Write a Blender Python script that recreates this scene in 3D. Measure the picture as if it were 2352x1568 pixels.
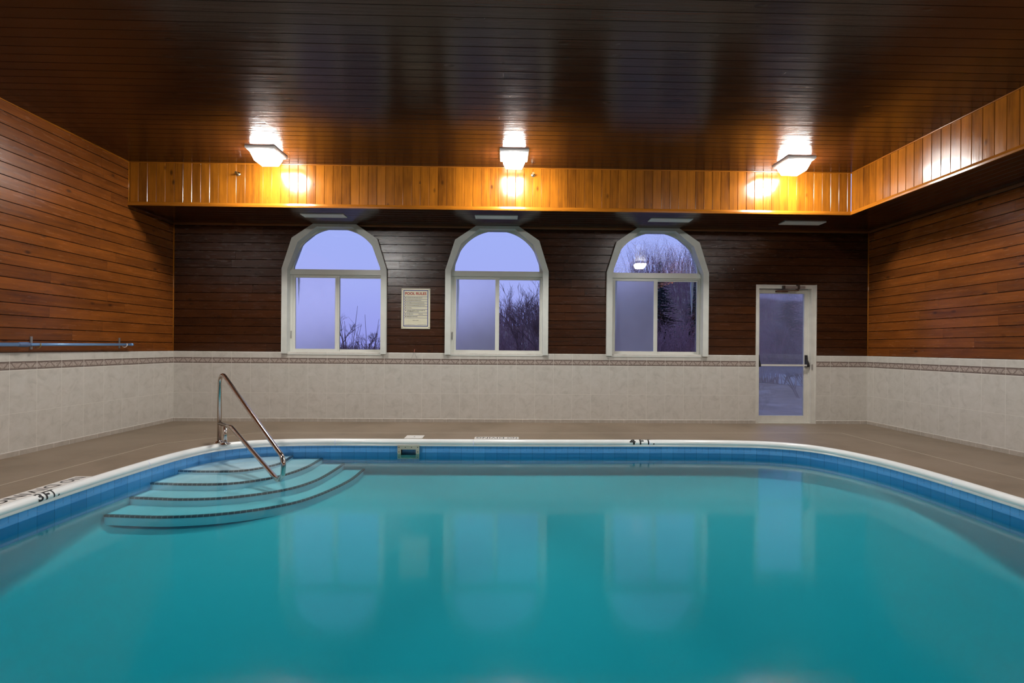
import bpy, bmesh, math, random
from mathutils import Vector, Matrix
C = bpy.context.scene
COL = C.collection
for o in list(bpy.data.objects): bpy.data.objects.remove(o)
PI = math.pi

# ---------------------------------------------------------------- camera
def cam_matrix(y, p, r, loc):
    cy, sy, cp, sp, cr, sr = math.cos(y), math.sin(y), math.cos(p), math.sin(p), math.cos(r), math.sin(r)
    Rz = Matrix(((cy, -sy, 0), (sy, cy, 0), (0, 0, 1)))
    Rx = Matrix(((1, 0, 0), (0, cp, -sp), (0, sp, cp)))
    Ry = Matrix(((cr, 0, sr), (0, 1, 0), (-sr, 0, cr)))
    R = Rz @ Rx @ Ry
    right, fwd, up = R.col[0], R.col[1], R.col[2]
    M = Matrix((right, up, -fwd)).transposed().to_4x4()
    M.translation = loc
    return M
cd = bpy.data.cameras.new('camera')
cam = bpy.data.objects.new('camera', cd); COL.objects.link(cam)
cd.sensor_width = 36; cd.lens = 1124.93 / 2352 * 36
cd.shift_x = -6.55 / 2352; cd.shift_y = 13.97 / 2352
cd.clip_start = .05; cd.clip_end = 400
cam.matrix_world = cam_matrix(-.02168, .00014, -.00763, Vector((0, 0, 1.18)))
C.camera = cam

# ---------------------------------------------------------------- dusk sky, exposure
w = bpy.data.worlds.new('dusk'); C.world = w; w.use_nodes = True
nt = w.node_tree; nt.nodes.clear()
wo = nt.nodes.new('ShaderNodeOutputWorld'); bg = nt.nodes.new('ShaderNodeBackground')
tc = nt.nodes.new('ShaderNodeTexCoord'); sx = nt.nodes.new('ShaderNodeSeparateXYZ')
cr = nt.nodes.new('ShaderNodeValToRGB')
cr.color_ramp.elements[0].position = 0.0; cr.color_ramp.elements[0].color = (.30, .31, .78, 1)
cr.color_ramp.elements[1].position = .45; cr.color_ramp.elements[1].color = (.36, .47, .95, 1)
e = cr.color_ramp.elements.new(.12); e.color = (.38, .42, .88, 1)
nt.links.new(tc.outputs['Generated'], sx.inputs[0]); nt.links.new(sx.outputs['Z'], cr.inputs[0])
nt.links.new(cr.outputs[0], bg.inputs[0]); nt.links.new(bg.outputs[0], wo.inputs[0])
bg.inputs[1].default_value = 1.2
LAMP = 210.0; LAMP2 = 320.0                                     # radiance of the lamp diffusers
C.view_settings.view_transform = 'Standard'; C.view_settings.look = 'None'
C.view_settings.exposure = 0.0; C.view_settings.gamma = 1.0
C.view_settings.use_curve_mapping = False

# ---------------------------------------------------------------- room numbers (metres)
XL, XR, YB, YF = -5.15, 5.83, 7.73, -2.3        # left, right, back (far), front (behind the camera)
ZC, ZS, YS, XS = 3.68, 3.085, 6.81, 4.88        # ceiling, soffit underside, soffit faces
ZT = 1.088                                      # top of the wainscot
ZW = -0.17                                      # water level

# ---------------------------------------------------------------- mesh helpers
class MB:
    def __init__(s): s.v = []; s.f = []; s.uv = []; s.sm = []
    def face(s, pts, uv=None, smooth=False):
        i = len(s.v); s.v += [tuple(p) for p in pts]; s.f.append(list(range(i, i + len(pts))))
        s.uv.append(uv or [(0, 0)] * len(pts)); s.sm.append(smooth)
    def box(s, x0, x1, y0, y1, z0, z1):
        p = lambda a, b, c: (a, b, c)
        for q in (((x0,y0,z0),(x0,y1,z0),(x1,y1,z0),(x1,y0,z0)), ((x0,y0,z1),(x1,y0,z1),(x1,y1,z1),(x0,y1,z1)),
                  ((x0,y0,z0),(x1,y0,z0),(x1,y0,z1),(x0,y0,z1)), ((x1,y1,z0),(x0,y1,z0),(x0,y1,z1),(x1,y1,z1)),
                  ((x0,y1,z0),(x0,y0,z0),(x0,y0,z1),(x0,y1,z1)), ((x1,y0,z0),(x1,y1,z0),(x1,y1,z1),(x1,y0,z1))):
            n = (Vector(q[1]) - Vector(q[0])).cross(Vector(q[2]) - Vector(q[0]))
            if abs(n.z) > 1e-12 and abs(n.z) >= abs(n.x) and abs(n.z) >= abs(n.y): uv = [(a[0], a[1]) for a in q]
            elif abs(n.y) >= abs(n.x): uv = [(a[0], a[2]) for a in q]
            else: uv = [(a[1], a[2]) for a in q]
            s.face(q, uv)
    def tube(s, pts, rad, n=10, caps=True):
        pts = [Vector(p) for p in pts]
        if not isinstance(rad, (list, tuple)): rad = [rad] * len(pts)
        t0 = (pts[1] - pts[0]).normalized()
        a = t0.orthogonal().normalized(); base = len(s.v)
        for i, p in enumerate(pts):
            if i == 0: t = t0
            elif i == len(pts) - 1: t = (pts[i] - pts[i-1]).normalized()
            else:
                t = ((pts[i+1] - pts[i]).normalized() + (pts[i] - pts[i-1]).normalized())
                t = t.normalized() if t.length > 1e-6 else t0
            a = (a - t * a.dot(t)).normalized(); b = t.cross(a)
            for k in range(n):
                g = 2 * PI * k / n
                s.v.append(tuple(p + (a * math.cos(g) + b * math.sin(g)) * rad[i]))
        for i in range(len(pts) - 1):
            for k in range(n):
                k2 = (k + 1) % n
                s.f.append([base + i*n + k, base + i*n + k2, base + (i+1)*n + k2, base + (i+1)*n + k])
                s.uv.append([(0, 0)] * 4); s.sm.append(True)
        if caps:
            s.f.append([base + k for k in range(n)][::-1]); s.uv.append([(0, 0)] * n); s.sm.append(False)
            m = base + (len(pts)-1)*n
            s.f.append([m + k for k in range(n)]); s.uv.append([(0, 0)] * n); s.sm.append(False)
    def prism(s, poly, axis, a0, a1):
        """poly: 2D points; extruded along axis ('y': poly in xz, 'z': poly in xy, 'x': poly in yz)."""
        def P(p, a):
            return (p[0], a, p[1]) if axis == 'y' else ((p[0], p[1], a) if axis == 'z' else (a, p[0], p[1]))
        A = [P(p, a0) for p in poly]; B = [P(p, a1) for p in poly]
        s.face(A, [tuple(p) for p in poly]); s.face(B[::-1], [tuple(p) for p in poly][::-1]); n = len(poly)
        for i in range(n):
            j = (i + 1) % n
            s.face([A[j], A[i], B[i], B[j]])
    def rings(s, R, smooth=True, closed=True, uvs=None):
        """R: list of rings (lists of points, same length) joined by quads."""
        base = len(s.v); n = len(R[0])
        for r in R: s.v += [tuple(p) for p in r]
        for i in range(len(R) - 1):
            for k in range(n if closed else n - 1):
                k2 = (k + 1) % n
                s.f.append([base + i*n + k, base + i*n + k2, base + (i+1)*n + k2, base + (i+1)*n + k])
                if uvs: s.uv.append([uvs(i, k), uvs(i, k+1), uvs(i+1, k+1), uvs(i+1, k)])
                else: s.uv.append([(0, 0)] * 4)
                s.sm.append(smooth)
    def build(s, name, mat, parent=None, merge=0, fix=False):
        me = bpy.data.meshes.new(name); me.from_pydata(s.v, [], s.f)
        ul = me.uv_layers.new(name='UVMap'); i = 0
        for u in s.uv:
            for c in u: ul.data[i].uv = c; i += 1
        for p, q in zip(me.polygons, s.sm): p.use_smooth = q
        if merge or fix:
            bm = bmesh.new(); bm.from_mesh(me)
            if merge: bmesh.ops.remove_doubles(bm, verts=bm.verts, dist=merge)
            bmesh.ops.recalc_face_normals(bm, faces=bm.faces)
            bm.to_mesh(me); bm.free()
        me.update()
        o = bpy.data.objects.new(name, me); COL.objects.link(o)
        if mat: me.materials.append(mat)
        if parent: o.parent = parent; o.matrix_parent_inverse = parent.matrix_basis.inverted()
        return o

def bevel(o, w, seg=2, ang=.6):
    m = o.modifiers.new('bevel', 'BEVEL'); m.width = w; m.segments = seg; m.limit_method = 'ANGLE'; m.angle_limit = ang
    return o
def tag(o, label=None, cat=None, group=None, kind=None):
    if label: o['label'] = label
    if cat: o['category'] = cat
    if group: o['group'] = group
    if kind: o['kind'] = kind
    return o
def empty(name, loc=(0, 0, 0), **k):
    o = bpy.data.objects.new(name, None); COL.objects.link(o); o.location = loc; o.empty_display_size = .1
    bpy.context.view_layer.update()
    return tag(o, **k)
def dup(root, loc):
    r = root.copy(); COL.objects.link(r); r.location = loc
    for ch in root.children:
        c = ch.copy(); COL.objects.link(c); c.parent = r; c.matrix_parent_inverse = ch.matrix_parent_inverse.copy()
        for g in ch.children:
            d = g.copy(); COL.objects.link(d); d.parent = c; d.matrix_parent_inverse = g.matrix_parent_inverse.copy()
    return r

# ---------------------------------------------------------------- node helpers
class N:
    def __init__(s, name):
        s.m = bpy.data.materials.new(name); s.m.use_nodes = True; s.t = s.m.node_tree
        s.t.nodes.clear(); s.out = s.t.nodes.new('ShaderNodeOutputMaterial')
    def n(s, typ, **kw):
        nd = s.t.nodes.new(typ)
        for k, v in kw.items():
            if k in nd.inputs.keys(): s.set(nd.inputs[k], v)
            else: setattr(nd, k, v)
        return nd
    def set(s, inp, v):
        if hasattr(v, 'node') or isinstance(v, bpy.types.NodeSocket): s.t.links.new(v, inp)
        else: inp.default_value = v
    def math(s, op, a, b=None, c=None, clamp=False):
        nd = s.t.nodes.new('ShaderNodeMath'); nd.operation = op; nd.use_clamp = clamp
        s.set(nd.inputs[0], a)
        if b is not None: s.set(nd.inputs[1], b)
        if c is not None: s.set(nd.inputs[2], c)
        return nd.outputs[0]
    def mix(s, f, a, b, mode='MIX'):
        nd = s.t.nodes.new('ShaderNodeMix'); nd.data_type = 'RGBA'; nd.blend_type = mode
        s.set(nd.inputs[0], f)
        for i, v in ((6, a), (7, b)):
            if isinstance(v, tuple) and len(v) == 3: v = v + (1,)
            s.set(nd.inputs[i], v)
        return nd.outputs[2]
    def ramp(s, f, stops):
        nd = s.t.nodes.new('ShaderNodeValToRGB'); r = nd.color_ramp
        while len(r.elements) < len(stops): r.elements.new(.5)
        for e, (p, c) in zip(r.elements, stops):
            e.position = p; e.color = (c if isinstance(c, tuple) else (c, c, c)) + (1,)
        s.set(nd.inputs[0], f); return nd.outputs[0]
    def uv(s):
        tc = s.t.nodes.new('ShaderNodeTexCoord'); sp = s.t.nodes.new('ShaderNodeSeparateXYZ')
        s.t.links.new(tc.outputs['UV'], sp.inputs[0]); return sp.outputs[0], sp.outputs[1]
    def obj(s): return s.t.nodes.new('ShaderNodeTexCoord').outputs['Object']
    def vec(s, x, y, z=0.0):
        c = s.t.nodes.new('ShaderNodeCombineXYZ'); s.set(c.inputs[0], x); s.set(c.inputs[1], y); s.set(c.inputs[2], z)
        return c.outputs[0]
    def noise(s, vec, scale, detail=3, rough=.5, dist=0):
        nd = s.t.nodes.new('ShaderNodeTexNoise'); s.set(nd.inputs['Vector'], vec)
        nd.inputs['Scale'].default_value = scale; nd.inputs['Detail'].default_value = detail
        nd.inputs['Roughness'].default_value = rough; nd.inputs['Distortion'].default_value = dist
        return nd.outputs['Fac']
    def white(s, vec):
        nd = s.t.nodes.new('ShaderNodeTexWhiteNoise'); nd.noise_dimensions = '3D'; s.set(nd.inputs['Vector'], vec)
        return nd.outputs['Value']
    def bump(s, h, strength=.3, dist=.01):
        nd = s.t.nodes.new('ShaderNodeBump'); s.set(nd.inputs['Height'], h)
        nd.inputs['Strength'].default_value = strength; nd.inputs['Distance'].default_value = dist
        return nd.outputs[0]
    def bsdf(s, **kw):
        nd = s.t.nodes.new('ShaderNodeBsdfPrincipled')
        for k, v in kw.items():
            k = k.replace('_', ' ')
            if isinstance(v, tuple) and len(v) == 3: v = v + (1,)
            s.set(nd.inputs[k], v)
        s.t.links.new(nd.outputs[0], s.out.inputs[0]); return nd

def plain(name, col, rough=.5, metal=0.0, var=.0, bump=0.0, scale=8, spec=.5):
    m = N(name)
    c = col
    kw = dict(Roughness=rough, Metallic=metal)
    kw['Specular_IOR_Level'] = spec
    n = m.noise(m.obj(), scale, 4)
    if var:
        c = m.mix(m.ramp(n, [(.3, 0.), (.7, 1.)]), tuple(x * (1 - var) for x in col), tuple(min(1, x * (1 + var)) for x in col))
    if bump: kw['Normal'] = m.bump(n, bump, .004)
    m.bsdf(Base_Color=c, **kw); return m.m

def wood(name, pitch, piece=2.2, tint=(1, 1, 1), rough=.24, lo=(.040, .011, .0040), hi=(.17, .052, .010), vary=.15, bumpy=.18, groove_dark=.0, stops=(.22, .80)):
    m = N(name); u, v = m.uv()
    bi = m.math('FLOOR', m.math('DIVIDE', v, pitch))
    off = m.math('MULTIPLY', m.white(m.vec(bi, 3.3)), 7.0)
    uu = m.math('DIVIDE', m.math('ADD', u, off), piece)
    pi_ = m.math('FLOOR', uu); fr = m.math('FRACT', uu)
    rnd = m.white(m.vec(bi, pi_, 1.7)); rnd2 = m.white(m.vec(bi, pi_, 9.1))
    # grain
    so = m.math('MULTIPLY', rnd, 37.0)
    g1 = m.noise(m.vec(m.math('MULTIPLY', u, 1.3), m.math('MULTIPLY', v, 34), so), 1.0, 6, .6, .6)
    g2 = m.noise(m.vec(m.math('MULTIPLY', u, 5), m.math('MULTIPLY', v, 220), so), 1.0, 3, .6)
    big = m.noise(m.vec(m.math('MULTIPLY', u, 3.0), m.math('MULTIPLY', v, 9), so), 1.0, 3, .5)
    f = m.math('ADD', m.math('MULTIPLY', g1, .45), m.math('MULTIPLY', big, .35))
    f = m.math('ADD', f, m.math('MULTIPLY', g2, .2))
    f = m.math('ADD', f, m.math('MULTIPLY', m.math('SUBTRACT', rnd, .5), vary))
    col = m.ramp(f, [(stops[0], lo), (.51, tuple((a*.5 + b*.5) for a, b in zip(lo, hi))), (stops[1], hi)])
    # knots
    vo = m.n('ShaderNodeTexVoronoi'); m.set(vo.inputs['Vector'], m.vec(m.math('MULTIPLY', u, 3.2), m.math('MULTIPLY', v, 6.5), so))
    vo.inputs['Scale'].default_value = 1.0; vo.inputs['Randomness'].default_value = 1.0
    k = m.math('LESS_THAN', m.white(m.vec(m.math('FLOOR', m.math('MULTIPLY', u, 3.2)), bi, 5.5)), .5)
    kn = m.math('MULTIPLY', m.ramp(vo.outputs['Distance'], [(.06, 1.), (.16, .0)]), k)
    col = m.mix(m.math('MULTIPLY', kn, .75), col, (.02, .007, .003))
    # butt joints between pieces
    bj = m.math('LESS_THAN', m.math('MINIMUM', fr, m.math('SUBTRACT', 1.0, fr)), .0016 / piece)
    col = m.mix(m.math('MULTIPLY', bj, .7), col, (.01, .004, .002))
    if groove_dark:      # dark line along the grooves between boards
        fv = m.math('FRACT', m.math('DIVIDE', v, pitch))
        gl_ = m.math('LESS_THAN', m.math('MINIMUM', fv, m.math('SUBTRACT', 1.0, fv)), .0045 / pitch)
        col = m.mix(m.math('MULTIPLY', gl_, groove_dark), col, (.006, .0025, .0015))
    if tint != (1, 1, 1): col = m.mix(1.0, col, tint, 'MULTIPLY')
    rr = m.math('ADD', rough - .05, m.math('MULTIPLY', m.noise(m.vec(m.math('MULTIPLY', u, 4), m.math('MULTIPLY', v, 30), so), 1.0, 3), .14))
    h = m.math('ADD', m.math('MULTIPLY', g1, .6), m.math('MULTIPLY', kn, .5))
    b = m.bump(h, bumpy, .004)
    m.bsdf(Base_Color=col, Roughness=rr, Normal=b, Specular_IOR_Level=.5, Coat_Weight=.0)
    return m.m

PB = .120
M = {}
M['wood_wall'] = wood('varnished_wood_wall', .1305, 2.6, lo=(.012, .0035, .0015), hi=(.070, .020, .004), rough=.24, groove_dark=.8)  # same wood as the side walls, soffit shade put into a darker colour
M['wood_side'] = wood('varnished_wood_side_wall', .1305, 2.2, lo=(.045, .012, .003), hi=(.30, .085, .012), groove_dark=.85, vary=.13, bumpy=.09)
M['wood_ceiling'] = wood('varnished_wood_ceiling', PB, 2.9, rough=.165, lo=(.020, .006, .0025), hi=(.078, .021, .006), vary=.16, bumpy=.5, groove_dark=.7)
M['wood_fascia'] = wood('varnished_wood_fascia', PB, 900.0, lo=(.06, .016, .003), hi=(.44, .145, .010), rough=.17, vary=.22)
M['wood_trim'] = wood('varnished_wood_trim', .5, 3.0, lo=(.07, .02, .006), hi=(.26, .09, .02), rough=.3)
M['white_paint'] = plain('white_painted_wood', (.62, .63, .58), .38, var=.05, bump=.05)
M['white_vinyl'] = plain('white_vinyl_sash', (.66, .66, .60), .3)
M['white_metal'] = plain('white_enamel_metal', (.78, .78, .76), .3)
M['vent_white'] = plain('vent_white', (.80, .80, .77), .45)
M['aluminium'] = plain('aluminium_door_frame', (.60, .58, .52), .38, var=.06)
M['black'] = plain('black_plastic', (.012, .012, .013), .35)
M['dark_metal'] = plain('dark_metal', (.10, .09, .08), .35, metal=.9)
M['grey_metal'] = plain('grey_metal', (.4, .39, .38), .35, metal=.8)
M['rust'] = plain('rusty_metal', (.12, .05, .025), .7, var=.4, scale=60)
M['steel'] = plain('polished_stainless_steel', (.62, .56, .52), .16, metal=1.0, var=.05, scale=30)
M['brass'] = plain('brass', (.55, .42, .18), .3, metal=1.0)
M['chrome'] = plain('chrome', (.7, .7, .66), .15, metal=1.0)
M['coping'] = plain('white_coping', (.86, .89, .87), .22, var=.04, scale=3)
M['paint_white'] = plain('white_stencil_paint', (.70, .68, .64), .6, var=.08, scale=40)
M['paint_black'] = plain('black_stencil_paint', (.012, .014, .014), .6)
M['cream'] = plain('cream_joint_filler', (.62, .56, .46), .6, var=.1, scale=30)
M['pole_blue'] = plain('pale_blue_pole', (.18, .34, .62), .3, metal=.3)
M['pole_collar'] = plain('pole_collar_blue', (.10, .16, .30), .45)
M['sign_white'] = plain('sign_white', (.68, .64, .48), .4, var=.05)
M['sign_red'] = plain('sign_red', (.42, .03, .015), .45)
M['sign_blue'] = plain('sign_blue', (.02, .04, .22), .45)
M['sign_text'] = plain('sign_dark_text', (.05, .05, .10), .5)
M['skim'] = plain('off_white_skimmer_plastic', (.55, .52, .40), .4, var=.06)
M['skim_dark'] = plain('skimmer_throat', (.012, .012, .007), .7)

def tiles(name, pitch, off):
    """wainscot tiles; u = metres along the wall, v = height"""
    m = N(name); u, v = m.uv()
    tu = m.math('DIVIDE', m.math('SUBTRACT', u, off), pitch)
    fu = m.math('FRACT', tu); iu = m.math('FLOOR', tu)
    g = .0022 / pitch
    vg = m.math('LESS_THAN', m.math('MINIMUM', fu, m.math('SUBTRACT', 1.0, fu)), g)
    row = m.math('ADD', m.math('GREATER_THAN', v, .449), m.math('ADD', m.math('GREATER_THAN', v, .905), m.math('GREATER_THAN', v, .995)))
    rnd = m.white(m.vec(iu, row, .5))
    base = m.noise(m.vec(m.math('ADD', u, m.math('MULTIPLY', rnd, 9)), v, row), 9, 5, .62, .8)
    col = m.ramp(base, [(.30, (.47, .445, .395)), (.46, (.54, .51, .455)), (.70, (.59, .56, .51))])
    col = m.mix(m.math('MULTIPLY', rnd, .10), col, (.45, .42, .36))
    hg = m.math('MAXIMUM', m.math('LESS_THAN', m.math('ABSOLUTE', m.math('SUBTRACT', v, .449)), .0022),
                m.math('LESS_THAN', m.math('ABSOLUTE', m.math('SUBTRACT', v, .901)), .005))
    hg = m.math('MAXIMUM', hg, m.math('LESS_THAN', m.math('ABSOLUTE', m.math('SUBTRACT', v, .998)), .0025))
    # decorative border between v0 and v1
    v0, v1 = .906, .995
    inb = m.math('MULTIPLY', m.math('GREATER_THAN', v, v0), m.math('LESS_THAN', v, v1))
    vv = m.math('DIVIDE', m.math('SUBTRACT', v, v0), v1 - v0)
    # zig-zag wave, two crests per tile; measured distance to the curve
    ph = m.math('MULTIPLY', fu, 2.0)
    wv = m.math('ADD', .5, m.math('MULTIPLY', m.math('COSINE', m.math('MULTIPLY', ph, 2 * PI)), .36))
    d = m.math('ABSOLUTE', m.math('SUBTRACT', vv, wv))
    line = m.math('LESS_THAN', d, .085)
    core = m.math('LESS_THAN', d, .03)
    bandn = m.noise(m.vec(m.math('MULTIPLY', u, 40), m.math('MULTIPLY', v, 40), row), 1.5, 3)
    bcol = m.ramp(bandn, [(.35, (.30, .235, .20)), (.65, (.46, .39, .34))])
    edge = m.math('MAXIMUM', m.math('LESS_THAN', vv, .2), m.math('GREATER_THAN', vv, .8))
    bcol = m.mix(edge, bcol, (.115, .082, .068))
    bcol = m.mix(line, bcol, (.095, .068, .056))
    bcol = m.mix(core, bcol, (.34, .27, .23))
    thin = m.math('MAXIMUM', m.math('LESS_THAN', m.math('ABSOLUTE', m.math('SUBTRACT', vv, .12)), .03), m.math('LESS_THAN', m.math('ABSOLUTE', m.math('SUBTRACT', vv, .9)), .025))
    bcol = m.mix(m.math('MULTIPLY', thin, .6), bcol, (.30, .24, .21))
    col = m.mix(inb, col, bcol)
    grout = m.math('MAXIMUM', vg, hg)
    col = m.mix(m.math('MULTIPLY', grout, .75), col, (.70, .67, .60))
    m.bsdf(Base_Color=col, Roughness=.34, Normal=m.bump(m.math('SUBTRACT', base, grout), .10, .004), Specular_IOR_Level=.35)
    return m.m
M['tile_back'] = tiles('wainscot_tile_back', .2955, -.992)
M['tile_left'] = tiles('wainscot_tile_left', .300, 5.50)
M['tile_right'] = tiles('wainscot_tile_right', .290, 5.845)

def base_tiles(name, pitch, off):
    m = N(name); u, v = m.uv()
    tu = m.math('DIVIDE', m.math('SUBTRACT', u, off), pitch); fu = m.math('FRACT', tu)
    base = m.noise(m.vec(u, v), 14, 4, .6)
    col = m.ramp(base, [(.3, (.36, .32, .27)), (.7, (.46, .41, .35))])
    vg = m.math('LESS_THAN', m.math('MINIMUM', fu, m.math('SUBTRACT', 1.0, fu)), .012)
    hg = m.math('GREATER_THAN', v, .0535)
    col = m.mix(m.math('MULTIPLY', m.math('MAXIMUM', vg, hg), .7), col, (.68, .65, .60))
    m.bsdf(Base_Color=col, Roughness=.4); return m.m
M['base'] = base_tiles('baseboard_tile', .2, -.1)

def deck_mat():
    m = N('painted_concrete_deck'); o = m.obj()
    n1 = m.noise(o, 1.1, 5, .6, .3); n2 = m.noise(o, 9, 5, .65); n3 = m.noise(o, 90, 2)
    f = m.math('ADD', m.math('MULTIPLY', n1, .6), m.math('MULTIPLY', n2, .4))
    col = m.ramp(f, [(.34, (.165, .122, .082)), (.52, (.24, .182, .127)), (.68, (.27, .21, .155))])
    wv = m.ramp(m.noise(o, 3.3, 6, .75, 2.5), [(.60, 0.), (.66, 1.)])
    col = m.mix(m.math('MULTIPLY', wv, .12), col, (.45, .39, .32))
    m.bsdf(Base_Color=col, Roughness=m.math('ADD', .38, m.math('MULTIPLY', n2, .2)), Normal=m.bump(n3, .05, .003)); return m.m
M['deck'] = deck_mat()

def water_tile():
    m = N('blue_waterline_tile'); u, v = m.uv()
    p = .152
    tu = m.math('DIVIDE', u, p); fu = m.math('FRACT', tu); iu = m.math('FLOOR', tu)
    r = m.white(m.vec(iu, 2.2))
    col = m.mix(r, (.11, .38, .78), (.14, .44, .85))
    gv = m.math('LESS_THAN', m.math('MINIMUM', fu, m.math('SUBTRACT', 1.0, fu)), .012)
    # stepped hexagon lines
    zig = m.math('ADD', -.150, m.math('MULTIPLY', m.math('ABSOLUTE', m.math('SUBTRACT', m.math('FRACT', m.math('ADD', tu, .3)), .5)), .075))
    hx = m.math('LESS_THAN', m.math('ABSOLUTE', m.math('SUBTRACT', v, zig)), .0016)
    mid = m.math('MULTIPLY', m.math('LESS_THAN', m.math('ABSOLUTE', m.math('SUBTRACT', fu, .5)), .01), m.math('GREATER_THAN', v, -.148))
    col = m.mix(m.math('MULTIPLY', m.math('MAXIMUM', gv, mid), .55), col, (.02, .09, .28))
    col = m.mix(m.math('MULTIPLY', hx, .45), col, (.30, .48, .72))
    m.bsdf(Base_Color=col, Roughness=.25); return m.m
M['water_tile'] = water_tile()

def shell_mat():
    m = N('pool_plaster'); o = m.obj()
    n = m.noise(o, 2.2, 4)
    col = m.mix(n, (.38, .62, .72), (.43, .67, .77))
    m.bsdf(Base_Color=col, Roughness=.7); return m.m
M['shell'] = shell_mat()
M['step'] = plain('pool_step_plaster', (.66, .75, .86), .7, var=.06, scale=3)
def nosing():
    m = N('step_nosing_tile'); u, v = m.uv()
    f = m.math('FRACT', m.math('DIVIDE', u, .05))
    g = m.math('LESS_THAN', f, .13)
    m.bsdf(Base_Color=m.mix(g, (.022, .018, .03), (.30, .34, .36)), Roughness=.5); return m.m
M['nosing'] = nosing()

def water():
    m = N('pool_water'); t = m.t
    fr = m.n('ShaderNodeFresnel'); fr.inputs['IOR'].default_value = 1.33
    tr = m.n('ShaderNodeBsdfTransparent'); gl = m.n('ShaderNodeBsdfGlossy')
    gl.inputs['Roughness'].default_value = .085
    o = m.obj()
    n = m.noise(o, 2.4, 2, .5); b = m.bump(n, .05, .02)
    t.links.new(b, gl.inputs['Normal'])
    mx = m.n('ShaderNodeMixShader')
    t.links.new(fr.outputs[0], mx.inputs[0]); t.links.new(tr.outputs[0], mx.inputs[1]); t.links.new(gl.outputs[0], mx.inputs[2])
    t.links.new(mx.outputs[0], m.out.inputs['Surface'])
    va = m.n('ShaderNodeVolumeAbsorption'); va.inputs['Color'].default_value = (.0, .90, .955, 1); va.inputs['Density'].default_value = 1.7
    vs = m.n('ShaderNodeVolumeScatter'); vs.inputs['Color'].default_value = (.10, .62, .98, 1); vs.inputs['Density'].default_value = .22; vs.inputs['Anisotropy'].default_value = .2
    ad = m.n('ShaderNodeAddShader'); t.links.new(va.outputs[0], ad.inputs[0]); t.links.new(vs.outputs[0], ad.inputs[1])
    t.links.new(ad.outputs[0], m.out.inputs['Volume'])
    return m.m
M['water'] = water()

def glass(name, fog=0.0, drops=0.0, col=(.6, .63, .74), rr=.38):
    m = N(name); t = m.t
    fr = m.n('ShaderNodeFresnel'); fr.inputs['IOR'].default_value = 1.5
    tr = m.n('ShaderNodeBsdfTransparent'); gl = m.n('ShaderNodeBsdfGlossy'); gl.inputs['Roughness'].default_value = .015
    tr.inputs['Color'].default_value = (.93, .95, .96, 1)
    body = tr.outputs[0]
    o = m.obj()
    if fog or drops:
        rf = m.n('ShaderNodeBsdfRefraction'); rf.inputs['IOR'].default_value = 1.35; rf.inputs['Roughness'].default_value = rr
        tl = m.n('ShaderNodeBsdfTranslucent'); tl.inputs['Color'].default_value = col + (1,)
        df = m.n('ShaderNodeBsdfDiffuse'); df.inputs['Color'].default_value = (.07, .08, .10, 1)
        a = m.n('ShaderNodeMixShader'); a.inputs[0].default_value = .12
        t.links.new(rf.outputs[0], a.inputs[1]); t.links.new(tl.outputs[0], a.inputs[2])
        a2 = m.n('ShaderNodeAddShader'); t.links.new(a.outputs[0], a2.inputs[0]); t.links.new(df.outputs[0], a2.inputs[1])
        b = m.n('ShaderNodeMixShader')
        if drops:
            sp = m.n('ShaderNodeMapping'); sp.inputs['Scale'].default_value = (1, 1, .6); t.links.new(o, sp.inputs[0])
            n = m.noise(sp.outputs[0], 70, 3, .7); big = m.noise(o, 2.0, 2)
            f = m.math('ADD', n, m.math('MULTIPLY', m.math('SUBTRACT', big, .5), .5))
            t.links.new(m.math('MULTIPLY', m.ramp(f, [(.46, 0.), (.58, 1.)]), drops), b.inputs[0])
        else:
            n = m.noise(o, 1.6, 2)
            t.links.new(m.math('MULTIPLY', m.ramp(n, [(.2, .86), (.6, 1.)]), fog), b.inputs[0])
        t.links.new(tr.outputs[0], b.inputs[1]); t.links.new(a2.outputs[0], b.inputs[2])
        body = b.outputs[0]
    mx = m.n('ShaderNodeMixShader')
    t.links.new(fr.outputs[0], mx.inputs[0]); t.links.new(body, mx.inputs[1]); t.links.new(gl.outputs[0], mx.inputs[2])
    t.links.new(mx.outputs[0], m.out.inputs['Surface']); return m.m
M['glass'] = glass('clear_glass'); M['fog'] = glass('condensation_glass', fog=.97)
M['drops'] = glass('beaded_glass', drops=.5); M['door_glass'] = glass('door_misted_glass', fog=.33, rr=.10)

def lampmat(nm='lit_diffuser', st=None):
    m = N(nm); em = m.n('ShaderNodeEmission'); em.inputs['Color'].default_value = (1, .965, .93, 1)
    em.inputs['Strength'].default_value = st or LAMP
    m.t.links.new(em.outputs[0], m.out.inputs[0]); return m.m
M['lamp'] = lampmat('lit_diffuser_base', LAMP*1.4); M['lamp_side'] = lampmat('lit_diffuser_side', LAMP*.55); M['lamp_dim'] = lampmat('lit_diffuser_dimmer', LAMP2)

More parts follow.
